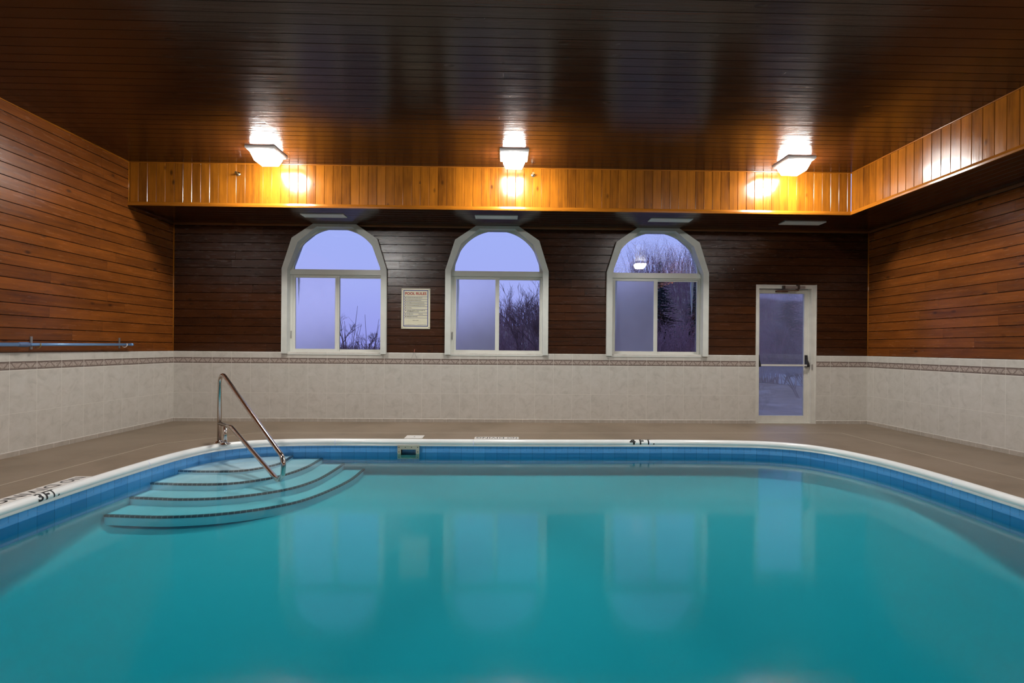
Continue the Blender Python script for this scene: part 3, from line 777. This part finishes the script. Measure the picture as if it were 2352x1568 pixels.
# ---------------------------------------------------------------- windows
YG = YB + .10
def window(idx, cx, fogL, arch):
    w_ = empty('window_%d' % idx, (cx, YB, 1.06), kind='structure')
    TF, TB = YB - .05, YB + .02
    inn = [(.722, 1.062), (.722, 2.375), (.565, 2.80), (.275, 3.040)]
    def mirror(P): return P + [(-x, z) for x, z in P[::-1]]
    def X(P): return [(cx + x, z) for x, z in P]
    # outer casing: eight-sided, mitred lengths
    o_, i_ = mirror(OUT), mirror(inn)
    b = MB()
    for k in range(len(o_) - 1):
        p = X([o_[k], o_[k+1], i_[k+1], i_[k]]); b.prism(p, 'y', TF, TB)
    c = b.build('casing', M['white_paint'], w_, merge=.0002, fix=True); 
    # jamb liner
    b = MB()
    for k in range(len(i_) - 1):
        (x0, z0), (x1, z1) = i_[k], i_[k+1]; t = .018
        n = Vector((z1 - z0, -(x1 - x0))); n = n.normalized() * t
        b.face([(cx+x0, TB, z0), (cx+x1, TB, z1), (cx+x1, YG+.08, z1), (cx+x0, YG+.08, z0)])
        b.face([(cx+x0+n.x, TB, z0+n.y), (cx+x1+n.x, TB, z1+n.y), (cx+x1+n.x, YG+.08, z1+n.y), (cx+x0+n.x, YG+.08, z0+n.y)])
    b.box(cx-.722, cx+.722, YB-.020, YG+.10, 1.046, 1.064)
    b.build('jamb_liner', M['white_paint'], w_)
    # upper fixed light: face plate with an arched opening
    AR, AZ, AH = .677, 2.392, .652
    arc = [(AR*math.cos(PI*k/40), AZ + AH*math.sin(PI*k/40)) for k in range(41)]
    b = MB(); y0, y1 = YG - .015, YG + .03
    def octa(th):      # point of the inner casing polygon along angle th from (0, AZ)
        dx, dz = math.cos(th), math.sin(th); best = None
        for (x0, z0), (x1, z1) in zip(i_, i_[1:]):
            ex, ez = x1-x0, z1-z0; den = dx*ez - dz*ex
            if abs(den) < 1e-9: continue
            t = ((x0)*ez - (z0-AZ)*ex) / den; s = ((x0)*dz - (z0-AZ)*dx) / den
            if t > 0 and -1e-6 <= s <= 1+1e-6 and (best is None or t < best): best = t
        return (dx*best, AZ + dz*best)
    oc = [octa(PI*k/40) for k in range(41)]
    for k in range(40):
        a, a2, o1, o2 = arc[k], arc[k+1], oc[k], oc[k+1]
        P = lambda p, y: (cx + p[0], y, p[1])
        b.face([P(o1, y0), P(o2, y0), P(a2, y0), P(a, y0)]); b.face([P(a, y0), P(a2, y0), P(a2, y1), P(a, y1)], smooth=True)
    b.build('arch_frame', M['white_vinyl'], w_, fix=True)
    b = MB(); pts_ = [(cx + x, z) for x, z in [(AR*1.003*math.cos(PI*k/40), AZ + AH*1.003*math.sin(PI*k/40)) for k in range(41)]]
    b.prism(pts_, 'y', YG + .01, YG + .016); b.build('arched_pane', arch, w_, fix=True)
    # transom rail
    b = MB(); b.box(cx-.722, cx+.722, YG-.055, YG+.04, 2.305, 2.372); b.box(cx-.722, cx+.722, YG-.03, YG+.04, 2.372, AZ)
    b.box(cx-.722, cx+.722, YG-.02, YG+.04, 2.286, 2.305)
    bevel(b.build('transom', M['white_vinyl'], w_), .004)
    # outer frame of the slider
    b = MB()
    b.box(cx-.722, cx-.685, YG-.03, YG+.05, 1.064, 2.30); b.box(cx+.700, cx+.722, YG-.03, YG+.05, 1.064, 2.30)
    b.box(cx-.685, cx+.700, YG-.04, YG+.05, 1.064, 1.100)
    bevel(b.build('window_frame', M['white_vinyl'], w_), .003)
    def sash(x0, x1, y, gx0, gx1, gz0, gz1, mat):
        b = MB(); t0, t1 = y - .014, y + .014; z0, z1 = 1.100, 2.288
        b.box(cx+x0, cx+gx0, t0, t1, z0, z1); b.box(cx+gx1, cx+x1, t0, t1, z0, z1)
        b.box(cx+gx0, cx+gx1, t0, t1, z0, gz0); b.box(cx+gx0, cx+gx1, t0, t1, gz1, z1)
        s = bevel(b.build('sash', M['white_vinyl'], w_), .002)
        b = MB(); b.box(cx+gx0-.003, cx+gx1+.003, y-.003, y+.003, gz0-.003, gz1+.003); b.build('pane', mat, s)
        return s
    sL = sash(-.69, .012, YG - .005, -.648, -.026, 1.137, 2.262, M['fog'] if fogL else M['glass'])
    sR = sash(-.012, .705, YG + .028, .036, .682, 1.133, 2.262, M['glass'])
    b = MB(); b.box(cx-.012, cx+.036, YG-.012, YG+.014, 1.1, 2.288); bevel(b.build('meeting_stile', M['white_vinyl'], w_), .002)
    b = MB(); b.box(cx-.712, cx-.698, YG-.042, YG-.03, 1.30, 1.42); b.build('latch', M['grey_metal'], w_)
    return w_
window(1, WIN[0], True, M['glass']); window(2, WIN[1], True, M['glass']); window(3, WIN[2], True, M['drops'])

# ---------------------------------------------------------------- door
d_ = empty('door_1', (4.5, YB, 0), kind='structure')
b = MB(); yb = YB + .09
b.box(DX0, DX0+.05, YB-.006, yb+.05, 0, DZ); b.box(DX1-.075, DX1, YB-.006, yb+.05, 0, DZ); b.box(DX0+.05, DX1-.075, YB-.006, yb+.05, DZ-.06, DZ)
b.box(DX0+.05, DX0+.062, yb-.035, yb+.05, 0, DZ-.06); b.box(DX1-.087, DX1-.075, yb-.035, yb+.05, 0, DZ-.06)
b.box(DX1-.012, DX1+.004, YB-.018, YB+.01, 0, DZ+.003)
b.box(DX0+.05, DX1-.075, YB, yb+.05, .0, .012)
bevel(b.build('door_frame', M['aluminium'], d_), .003)
leaf_x0, leaf_x1 = DX0+.055, DX1-.082; gx0, gx1, gz0, gz1 = 4.105, 4.838, .118, 2.085
b = MB(); b.box(leaf_x0, gx0, yb-.02, yb+.02, .014, DZ-.065); b.box(gx1, leaf_x1, yb-.02, yb+.02, .014, DZ-.065)
b.box(gx0, gx1, yb-.02, yb+.02, .014, gz0); b.box(gx0, gx1, yb-.02, yb+.02, gz1, DZ-.065)
leaf = bevel(b.build('door_leaf', M['aluminium'], d_), .003)
b = MB(); b.box(gx0-.003, gx1+.003, yb-.003, yb+.003, gz0-.003, gz1+.003); b.build('pane', M['door_glass'], leaf)
# panic bar
b = MB(); b.box(leaf_x0+.03, leaf_x1-.05, yb-.085, yb-.065, .918, .945); bevel(b.build('push_bar', M['aluminium'], leaf), .005)
for x0, sg in ((leaf_x0+.012, 1), (leaf_x1-.035, -1)):
    b = MB(); poly = [(yb-.02, .905), (yb-.085, .905), (yb-.095, .925), (yb-.085, .955), (yb-.045, 1.02), (yb-.035, 1.095), (yb-.02, 1.095)]
    b.prism(poly, 'x', x0-.018, x0+.022); h_ = bevel(b.build('push_bar_arm', M['black'], leaf, fix=True), .004)
# closer
b = MB(); b.box(4.44, 4.78, YB-.045, YB+.012, 2.150, 2.192); cl = bevel(b.build('door_closer', M['grey_metal'], d_), .008)
b = MB(); b.box(4.425, 4.455, YB-.05, YB+.012, 2.145, 2.198); b.box(4.655, 4.69, YB-.05, YB+.012, 2.140, 2.215); b.build('closer_cap', M['dark_metal'], cl)
b = MB(); b.tube([(4.672, YB-.03, 2.165), (4.672, YB-.03, 2.118)], .012, 10); b.tube([(4.672, YB-.03, 2.122), (4.42, YB+.03, 2.118)], .008, 8); b.box(4.36, 4.54, YB+.02, YB+.07, 2.105, 2.128)
b.build('closer_arm', M['rust'], cl)
b = MB(); b.box(DX1-.07, DX1-.05, YB-.012, YB-.004, .86, .95); b.build('strike_plate', M['grey_metal'], d_)

# ---------------------------------------------------------------- icicles outside the windows
M['ice'] = plain('ice', (.72, .80, .92), .15)
def icicle(x, y, z0, L, r, label):
    rr_ = random.Random(int(x*1000)); b = MB(); n = 12
    P_ = [(x + rr_.uniform(-.003, .003), y, z0 - L*k/n) for k in range(n+1)]
    R_ = [max(.0015, r*(1 - k/n)**.8 * rr_.uniform(.85, 1.15)) for k in range(n+1)]
    b.tube(P_, R_, 8); tag(b.build('icicle', M['ice']), label=label, cat='icicle')
ze = 2.62
icicle(-3.285, YG+.062, 2.30, 0.46, .020, 'slim icicle hanging outside the left edge of the window left of the sign')
icicle(-0.752, YG+.062, 2.30, 1.13, .022, 'long icicle hanging outside the left edge of the middle arched window')
icicle(1.8, YG+.062, 2.30, 0.88, .02, 'long icicle hanging outside the left sash of the window nearest the door')
icicle(3.04, YG+.062, 2.30, 0.60, .030, 'thick tapering icicle outside the right sash of the window nearest the door')

# ---------------------------------------------------------------- pool rules sign
sg = empty('pool_rules_sign', (-1.393, YB, 1.778), label='white metal POOL RULES sign with red heading between the two left windows', cat='sign')
SX0, SX1, SZ0, SZ1 = -1.617, -1.168, 1.464, 2.095; W_, H_ = SX1 - SX0, SZ1 - SZ0
b = MB(); b.box(SX0, SX1, YB-.014, YB-.009, SZ0, SZ1); bevel(b.build('sign_plate', M['sign_white'], sg), .0015)
def sxz(px, py): return SX0 + (px - 170) / 900 * W_, SZ1 - (py - 170) / 1260 * H_
ys = YB - .0152
def bar_px(b, x0, y0, x1, y1):
    a, c = sxz(x0, y1), sxz(x1, y0); b.box(a[0], c[0], ys, ys+.0006, a[1], c[1])
b = MB()
bar_px(b, 235, 218, 1005, 242); bar_px(b, 235, 1335, 1005, 1358); bar_px(b, 233, 218, 252, 1358); bar_px(b, 985, 218, 1007, 1358)
b.build('border_line', M['sign_blue'], sg)
b = MB()
for y in (425, 505, 583, 660, 738, 820, 934, 1012, 1092): bar_px(b, 252, y-4, 985, y+4)
bar_px(b, 280, 1299, 590, 1303); bar_px(b, 680, 1299, 960, 1303)
b.build('rule_line', M['sign_blue'], sg)
def sign_text(body, mat, x0, x1, ytop, ybot, name='lettering', bold=.0):
    a = sxz(x0, ybot); c = sxz(x1, ytop)
    return place_text(name, body, mat, lambda u, v: (a[0]+u, ys-.0004, a[1]+v), c[0]-a[0], c[1]-a[1], sg, bold=bold)
sign_text('POOL RULES', M['sign_red'], 285, 950, 285, 370, 'heading', .03)
for s, x1, y in (('WARNING NO LIFEGUARD ON DUTY', 825, 463), ('SHOWER BEFORE ENTERING POOL', 795, 543), ('NO ANIMALS IN POOL OR ON POOL DECK', 895, 622), ('NO FOOD OR DRINK IN POOL OR ON DECK', 912, 700), ('NO DIVING', 490, 778),
                 ('CHILDREN UNDER 14 YEARS OLD MUST BE', 915, 857), ('ACCOMPANIED BY AN ADULT', 725, 895), ('BATHER LOAD', 540, 970), ('PERSONS', 845, 970), ('EMERGENCY TELEPHONE', 675, 1048)):
    x0 = 345 if s != 'PERSONS' else 710
    sign_text(s, M['sign_text'], x0, x1, y-13, y+13, bold=.012)
for y in (463, 543, 622, 700, 778, 857, 970, 1048):
    b = MB(); bar_px(b, 292, y-13, 318, y+13); b.build('bullet', M['sign_text'], sg)
sign_text('POOL HOURS', M['sign_text'], 525, 710, 1155, 1182)
for px, py in ((200, 207), (1040, 210), (1040, 1388), (200, 1385)):
    p = sxz(px, py); b = MB(); b.tube([(p[0], YB-.0135, p[1]), (p[0], YB-.0165, p[1])], .006, 10); b.build('screw', M['dark_metal'], sg)

# ---------------------------------------------------------------- ceiling lamps
def lamp(x, y, label, dim=False, first=[None]):
    if first[0]:
        r = dup(first[0], (x, y, ZC)); r['label'] = label
        if dim:
            for c in r.children:
                if c.name.startswith('diffuser'): c.material_slots[0].link = 'OBJECT'; c.material_slots[0].material = M['lamp_dim']
        return r
    r = empty('ceiling_lamp', (x, y, ZC), label=label, cat='lamp')
    first[0] = r
    def sq(h, z): return [(x + a*h, y + c*h, ZC + z) for a, c in ((-1, -1), (1, -1), (1, 1), (-1, 1))]
    b = MB(); b.rings([sq(.10, .0), sq(.185, .0), sq(.185, -.022), sq(.172, -.036), sq(.148, -.036), sq(.146, -.020), sq(.10, -.018)], smooth=False)
    b.build('housing', M['white_metal'], r, fix=True)
    b = MB(); R_ = [sq(.141, -.021), sq(.141, -.060), sq(.136, -.075), sq(.106, -.150), sq(.100, -.156)]
    b.rings(R_[:4], smooth=False); b.build('diffuser', M['lamp_side'], r, fix=True)
    b = MB(); b.rings(R_[3:], smooth=False); b.face(R_[-1]); b.build('diffuser_base', M['lamp'], r, fix=True)
    for a in (-1, 1):
        b2 = MB(); b2.box(x+a*.160-.006, x+a*.160+.006, y-.03, y+.03, ZC-.042, ZC-.034); b2.build('clip', M['grey_metal'], r)
    return r
lamp(-3.075, 6.37, 'leftmost of the three lit square lamps by the fascia')
lamp(.108, 6.335, 'middle of the three lit square lamps by the fascia')
lamp(3.825, 6.42, 'rightmost of the three lit square lamps by the fascia')
lamp(-3.3, 1.45, 'lit square ceiling lamp above the near left of the pool', True)
lamp(3.95, 1.45, 'lit square ceiling lamp above the near right of the pool', True)

# ---------------------------------------------------------------- vents in the soffit
def vent(x, y, label, first=[None]):
    if first[0]:
        r = dup(first[0], (x, y, ZS)); r['label'] = label; r['group'] = 'white vents under the soffit'; return r
    r = empty('air_vent', (x, y, ZS), label=label, cat='vent', group='white vents under the soffit'); first[0] = r
    b = MB(); hx, hy = .31, .09
    for q_ in ((-hx, hx, -hy, -hy+.018), (-hx, hx, hy-.018, hy), (-hx, -hx+.018, -hy+.018, hy-.018), (hx-.018, hx, -hy+.018, hy-.018)):
        b.box(x+q_[0], x+q_[1], y+q_[2], y+q_[3], ZS-.010, ZS+.004)
    bevel(b.build('frame', M['vent_white'], r, merge=.0001), .002)
    b = MB(); b.box(x-hx+.018, x+hx-.018, y-hy+.018, y+hy-.018, ZS-.006, ZS-.002); b.build('face_panel', M['vent_white'], r)
    return r
vent(-2.643, 7.20, 'white rectangular vent above the window left of the sign')
vent(-.128, 7.155, 'white rectangular vent above the middle arched window')
vent(2.44, 7.195, 'white rectangular vent above the arched window nearest the door')
vent(4.46, 7.262, 'white rectangular vent above the glazed door')

# ---------------------------------------------------------------- sidewall sprinklers
def sprinkler(x, z, label):
    r = empty('fire_sprinkler', (x, YS, z), label=label, cat='sprinkler'); y = YS - .001; n = 18
    def rg(rad, yy): return [(x + rad*math.cos(2*PI*k/n), yy, z + rad*math.sin(2*PI*k/n)) for k in range(n)]
    b = MB(); b.rings([rg(.030, y), rg(.030, y-.004), rg(.022, y-.012), rg(.014, y-.014), rg(.001, y-.014)]); b.build('escutcheon', M['chrome'], r)
    b = MB(); b.tube([(x, y-.012, z), (x, y-.034, z)], .010, 12); b.tube([(x-.01, y-.034, z), (x-.015, y-.05, z), (x, y-.066, z)], .003, 6); b.tube([(x+.01, y-.034, z), (x+.015, y-.05, z), (x, y-.066, z)], .003, 6)
    b.build('sprinkler_body', M['brass'], r)
    b = MB(); b.rings([rg(.001, y-.066), rg(.017, y-.066), rg(.017, y-.069), rg(.001, y-.069)], smooth=False); b.build('deflector', M['brass'], r)
sprinkler(-3.668, 3.533, 'small round sprinkler head on the fascia left of the leftmost lamp')
sprinkler(.381, 3.583, 'small round sprinkler head on the fascia beside the middle lamp')

# ---------------------------------------------------------------- pole on the left wall
pl = empty('telescopic_pole', (XL+.08, 6.76, 1.182), label='pale blue telescopic pool pole hung along the left wood wall', cat='pole')
xp = XL + .075
b = MB(); b.tube([(xp, 2.2, 1.158), (xp, 5.30, 1.173)], .0205, 14); b.build('outer_tube', M['pole_blue'], pl)
b = MB(); b.tube([(xp, 5.26, 1.173), (xp, 6.78, 1.182)], .0165, 14); b.build('inner_tube', M['pole_blue'], pl)
b = MB(); b.tube([(xp, 5.22, 1.1728), (xp, 5.25, 1.1729), (xp, 5.33, 1.1733), (xp, 5.35, 1.1735)], [.021, .026, .026, .019], 14); b.build('collar', M['pole_collar'], pl)
b = MB(); b.tube([(xp, 6.765, 1.182), (xp, 6.80, 1.182)], .0195, 14); b.build('end_cap', M['pole_blue'], pl)
def hook(y, z, mat, label):
    r = empty('wall_hook', (XL, y, z), label=label, cat='hook')
    b = MB(); b.box(XL+.001, XL+.010, y-.012, y+.012, z-.05, z+.09); b.build('back_plate', M['grey_metal'], r)
    b = MB(); P_ = [(XL+.008, y, z-.02)] + [(xp + .034*math.cos(PI*1.0 + PI*1.15*k/12), y, z + .034*math.sin(PI*1.0 + PI*1.15*k/12)) for k in range(13)]
    b.tube(P_, .005, 8); b.build('prong', mat, r)
hook(5.44, 1.172, M['brass'], 'brass hook holding the blue pole near its dark collar')
hook(6.66, 1.180, M['white_metal'], 'white hook holding the far end of the blue pole')

# ================================================================ outside
rg_ = random.Random(11)
def smooth(a, c, t):
    t = max(0, min(1, (t - a) / (c - a))); return t*t*(3 - 2*t)
def hz(x, y):
    ridge = .55 + 2.6*smooth(-9, 1, x) + 2.2*smooth(1, 6, x) + 2.6*smooth(5, 13, x)
    near = smooth(26, 42, y) if x < 2 else smooth(30 - 6*smooth(4, 12, x)*0, 44, y)
    return -.14 + ridge * near - .5*smooth(-4, -12, x)*(1 - near) + .12*math.sin(x*.9 + y*.35)*smooth(8.5, 14, y)
def ground():
    m = N('frosted_ground'); o = m.obj()
    n1 = m.noise(o, .5, 6, .65, .4); n2 = m.noise(o, 3, 5, .7)
    col = m.ramp(m.math('ADD', m.math('MULTIPLY', n1, .6), m.math('MULTIPLY', n2, .4)), [(.36, (.12, .085, .075)), (.50, (.24, .17, .14)), (.62, (.40, .34, .32))])
    m.bsdf(Base_Color=col, Roughness=.9); return m.m
b = MB(); nx, ny = 70, 60; x0, x1, y0, y1 = -48, 48, YB+.28, 62
g = [[(x0 + (x1-x0)*i/nx, y0 + (y1-y0)*(j/ny)**1.3, 0) for i in range(nx+1)] for j in range(ny+1)]
g = [[(p[0], p[1], hz(p[0], p[1])) for p in r] for r in g]
for j in range(ny):
    for i in range(nx): b.face([g[j][i], g[j][i+1], g[j+1][i+1], g[j+1][i]], smooth=True)
o = b.build('lawn', ground(), merge=.001); tag(o, label='frosted brown ground rising to a hill outside the glazed door', cat='ground', kind='stuff')
M['asphalt'] = plain('icy_asphalt', (.42, .44, .50), .35, var=.25, scale=.6)
b = MB()
for i in range(24):
    xa, xb = -6 + i*1.2, -6 + (i+1)*1.2
    f = lambda x, y: (x, y, hz(x, y) + .03)
    for j in range(4): b.face([f(xa, 18+j*2), f(xb, 18+j*2), f(xb, 20+j*2), f(xa, 20+j*2)], smooth=True)
tag(b.build('road', M['asphalt'], merge=.001), label='pale icy road crossing behind the glazed door', cat='road')

M['bark'] = plain('purple_brown_bark', (.15, .10, .115), .9, var=.3)
M['twig'] = plain('reddish_twigs', (.27, .16, .19), .9, var=.3)
M['needle'] = plain('dark_conifer_needles', (.07, .10, .095), .9, var=.4)
def bare_tree(x, y, h, seed, label, spread=.55, lean=0.0, depth=5, stems=1, group=None, r0=None, z=None):
    R_ = random.Random(seed); z0 = (hz(x, y) if z is None else z) - .05
    root = empty('bare_tree', (x, y, z0), label=label, cat='tree', group=group)
    tr, br = MB(), MB()
    def grow(p, d, L, r, lv):
        n = 3; pts_ = [p]; q = p; dd = d
        for k in range(n):
            dd = (dd + Vector((R_.uniform(-1, 1), R_.uniform(-1, 1), R_.uniform(-.3, .8))) * .13).normalized(); q = q + dd * (L/n); pts_.append(q)
        (tr if lv == 0 else br).tube(pts_, [r*(1 - .45*k/n) for k in range(n+1)], 6 if lv < 2 else 3, caps=False)
        if lv >= depth: return
        m_ = R_.choice((3, 3, 4)) if lv < depth - 1 else 4
        for k in range(m_):
            s = R_.uniform(.35, 1.0); i = min(n-1, int(s*n)); bp_ = pts_[i].lerp(pts_[i+1], s*n - i)
            nd = (dd + Vector((R_.uniform(-1, 1), R_.uniform(-1, 1), R_.uniform(-.25, .6))) * spread*1.5).normalized()
            grow(bp_, nd, L*R_.uniform(.55, .78), max(.004, r*.52), lv+1)
    for s in range(stems):
        a = 2*PI*s/max(1, stems) + .5
        d = Vector((lean + .35*math.cos(a)*(stems > 1), .35*math.sin(a)*(stems > 1), 1)).normalized()
        grow(Vector((x + .12*math.cos(a)*(stems > 1), y + .12*math.sin(a)*(stems > 1), z0)), d, h*.36, (r0 or h*.018) * (1 if stems == 1 else .6), 0)
    tr.build('trunk', M['bark'], root); br.build('branches', M['bark'], root); return root
def conifer(x, y, h, seed, label, wd=.28, group=None):
    R_ = random.Random(seed); z0 = hz(x, y) - .05
    root = empty('conifer', (x, y, z0), label=label, cat='tree', group=group)
    b = MB(); b.tube([(x, y, z0), (x, y, z0 + h)], [h*.02, .01], 6); b.build('trunk', M['bark'], root)
    b = MB(); nw = int(26 + h*2)
    for k in range(nw):
        t = (k + .5)/nw; zz = z0 + h*(.08 + .92*t); rad = h*wd*(1-t)**.8 + .05
        for j in range(9):
            a = R_.uniform(0, 2*PI); L = rad*R_.uniform(.7, 1.12); d = Vector((math.cos(a), math.sin(a), 0)); s_ = Vector((-d.y, d.x, 0))
            for m_ in range(6):
                u = L*(m_+.6)/6; c0 = Vector((x, y, zz)) + d*u + Vector((0, 0, -u*.28 + R_.uniform(-.05, .05)))
                w2 = L*.20*(1.15 - u/L); 
                b.face([c0 - s_*w2, c0 + d*L*.16, c0 + s_*w2 + Vector((0, 0, -w2*.4)), c0 - d*L*.10 + Vector((0, 0, .03))])
    b.build('foliage', M['needle'], root); return root
# far left: two small bushy trees on the skyline, saplings close by
bare_tree(-14.9, 46, 5.0, 1, 'left round bare tree low on the skyline beyond the left arched window', .7, z=-.1)
bare_tree(-13.0, 47, 4.6, 2, 'right round bare tree low on the skyline beyond the left arched window', .7, z=-.1)
def sapling(x, y, h, seed, label):
    R_ = random.Random(seed); z0 = hz(x, y) - .03; root = empty('bare_sapling', (x, y, z0), label=label, cat='sapling', group='bare saplings outside the left arched window')
    b = MB()
    for k in range(8):
        dx, dy = R_.uniform(-.35, .35), R_.uniform(-.2, .2); L = h*R_.uniform(.65, 1)
        P_ = [(x + dx*.1, y, z0), (x + dx*.45, y+dy*.5, z0 + L*.55), (x + dx, y+dy, z0 + L)]
        b.tube(P_, [.013, .009, .004], 4)
        for j in range(3):
            s = R_.uniform(.4, .8); bx, bz = x + dx*s, z0 + L*s
            b.tube([(bx, y+dy*s, bz), (bx + R_.uniform(-.2, .2), y+dy*s, bz + R_.uniform(.15, .35))], [.004, .0015], 3)
    b.build('stems', M['bark'], root)
for i, (x, h, s) in enumerate(((-4.15, 2.15, 'leftmost'), (-3.75, 2.5, 'second from the left'), (-3.35, 2.05, 'third from the left'), (-4.7, 1.9, 'fogged-pane side'))):
    sapling(x*1.0, 11.6 + .3*i, h, 40+i, 'thin leafless sapling outside the left arched window, ' + s)
# middle: a big leafless tree and its neighbours
bare_tree(1.35, 15.5, 4.3, 5, 'large leafless many-stemmed tree beyond the right sash of the middle window', .42, -.12, 5, 5, r0=.06)
bare_tree(2.6, 17.5, 5.0, 6, 'leafless tree just right of the big one beyond the middle window', .45, -.1, 5, 3, r0=.06)
bare_tree(-.6, 19, 2.9, 7, 'low leafless tree behind the fogged sash of the middle window', .6, 0, 5, 3, r0=.05)
# right: conifers and trees on the slope
conifer(8.3, 26, 6.3, 21, 'tallest dark conifer outside the window nearest the door', .26)
conifer(6.4, 28, 5.0, 22, 'dark conifer left of the tallest outside the window nearest the door', .3)
conifer(10.6, 27, 5.4, 23, 'dark conifer right of the tallest outside the window nearest the door', .32)
conifer(15.2, 26, 5.8, 24, 'dark conifer left in the view through the glazed door', .26)
conifer(19.0, 30, 6.0, 25, 'dark conifer right in the view through the glazed door', .3)
bare_tree(5.0, 25, 5.4, 8, 'leafless tree at the left side of the window nearest the door', .5, 0, 5, 2, r0=.07)
bare_tree(9.6, 22, 5.2, 9, 'leafless tree at the right side of the window nearest the door', .5, 0, 5, 2, r0=.07)
bare_tree(11.2, 19.5, 3.6, 10, 'leafless tree standing left outside the glazed door', .5, .1, 5, 3, r0=.05)
bare_tree(8.4, 13.6, 2.2, 12, 'leafless shrub at the right edge of the glazed door view', .6, -.3, 5, 4, r0=.03)
bare_tree(4.9, 10.2, .95, 13, 'small twiggy shrub low outside the left of the glazed door', .7, 0, 4, 5, r0=.012)
# thickets on the slope: nobody could count these stems
def thicket(name, label, x0, x1, y0, y1, n, h0, h1, seed, mat):
    R_ = random.Random(seed); b = MB()
    for k in range(n):
        x, y = R_.uniform(x0, x1), R_.uniform(y0, y1); z0 = hz(x, y) - .03; h = R_.uniform(h0, h1); dx, dy = R_.uniform(-.3, .3)*h, R_.uniform(-.2, .2)*h
        P_ = [Vector((x, y, z0)), Vector((x+dx*.4, y+dy*.4, z0+h*.55)), Vector((x+dx, y+dy, z0+h))]; b.tube(P_, [.012 + y*.0003, .008 + y*.0002, .003], 3, caps=False)
        for j in range(4):
            s = R_.uniform(.3, .95); p = P_[0].lerp(P_[2], s); b.tube([p, p + Vector((R_.uniform(-.25, .25), R_.uniform(-.2, .2), R_.uniform(.1, .4)))*h*.6], [.006 + y*.0001, .002], 3, caps=False)
    tag(b.build(name, mat), label=label, cat='brush', kind='stuff')
thicket('brush_thicket', 'reddish leafless brush beyond the middle arched window', -1.8, 4.2, 15.5, 19, 900, .9, 2.1, 31, M['twig'])
thicket('brush_thicket', 'purple-brown leafless brush beyond the window nearest the door', 3.6, 10.8, 18.5, 24, 1500, .9, 2.5, 32, M['twig'])
thicket('brush_thicket', 'low brush line along the skyline far left outside', -22, -8, 42, 50, 900, .5, 1.2, 33, M['bark'])
thicket('brush_thicket', 'misty purple brush on the hill behind the glazed door', 11, 24, 27, 44, 2200, 1.2, 3.2, 34, M['twig'])
thicket('brush_thicket', 'brush covering the ridge behind the middle arched window', -6, 9, 30, 44, 1600, 1.0, 2.6, 35, M['twig'])

# small hook with two loose wires on the wainscot cap
M['red_clip'] = plain('reddish_clip', (.45, .12, .09), .5)
r = empty('wire_clip', (-1.41, YB, 1.10), label='small reddish clip with two thin wires on the tile cap below the sign', cat='clip')
b = MB(); b.tube([(-1.41, YB-.001, 1.10), (-1.41, YB-.022, 1.10), (-1.407, YB-.028, 1.118), (-1.404, YB-.022, 1.14)], .005, 8); b.build('clip_hook', M['red_clip'], r)
for a in (-1, 1):
    b = MB(); b.tube([(-1.41, YB-.019, 1.105), (-1.41 + a*.022, YB-.018, 1.05), (-1.41 + a*.045, YB-.017, 1.0)], .0016, 5); b.build('wire', M['grey_metal'], r)
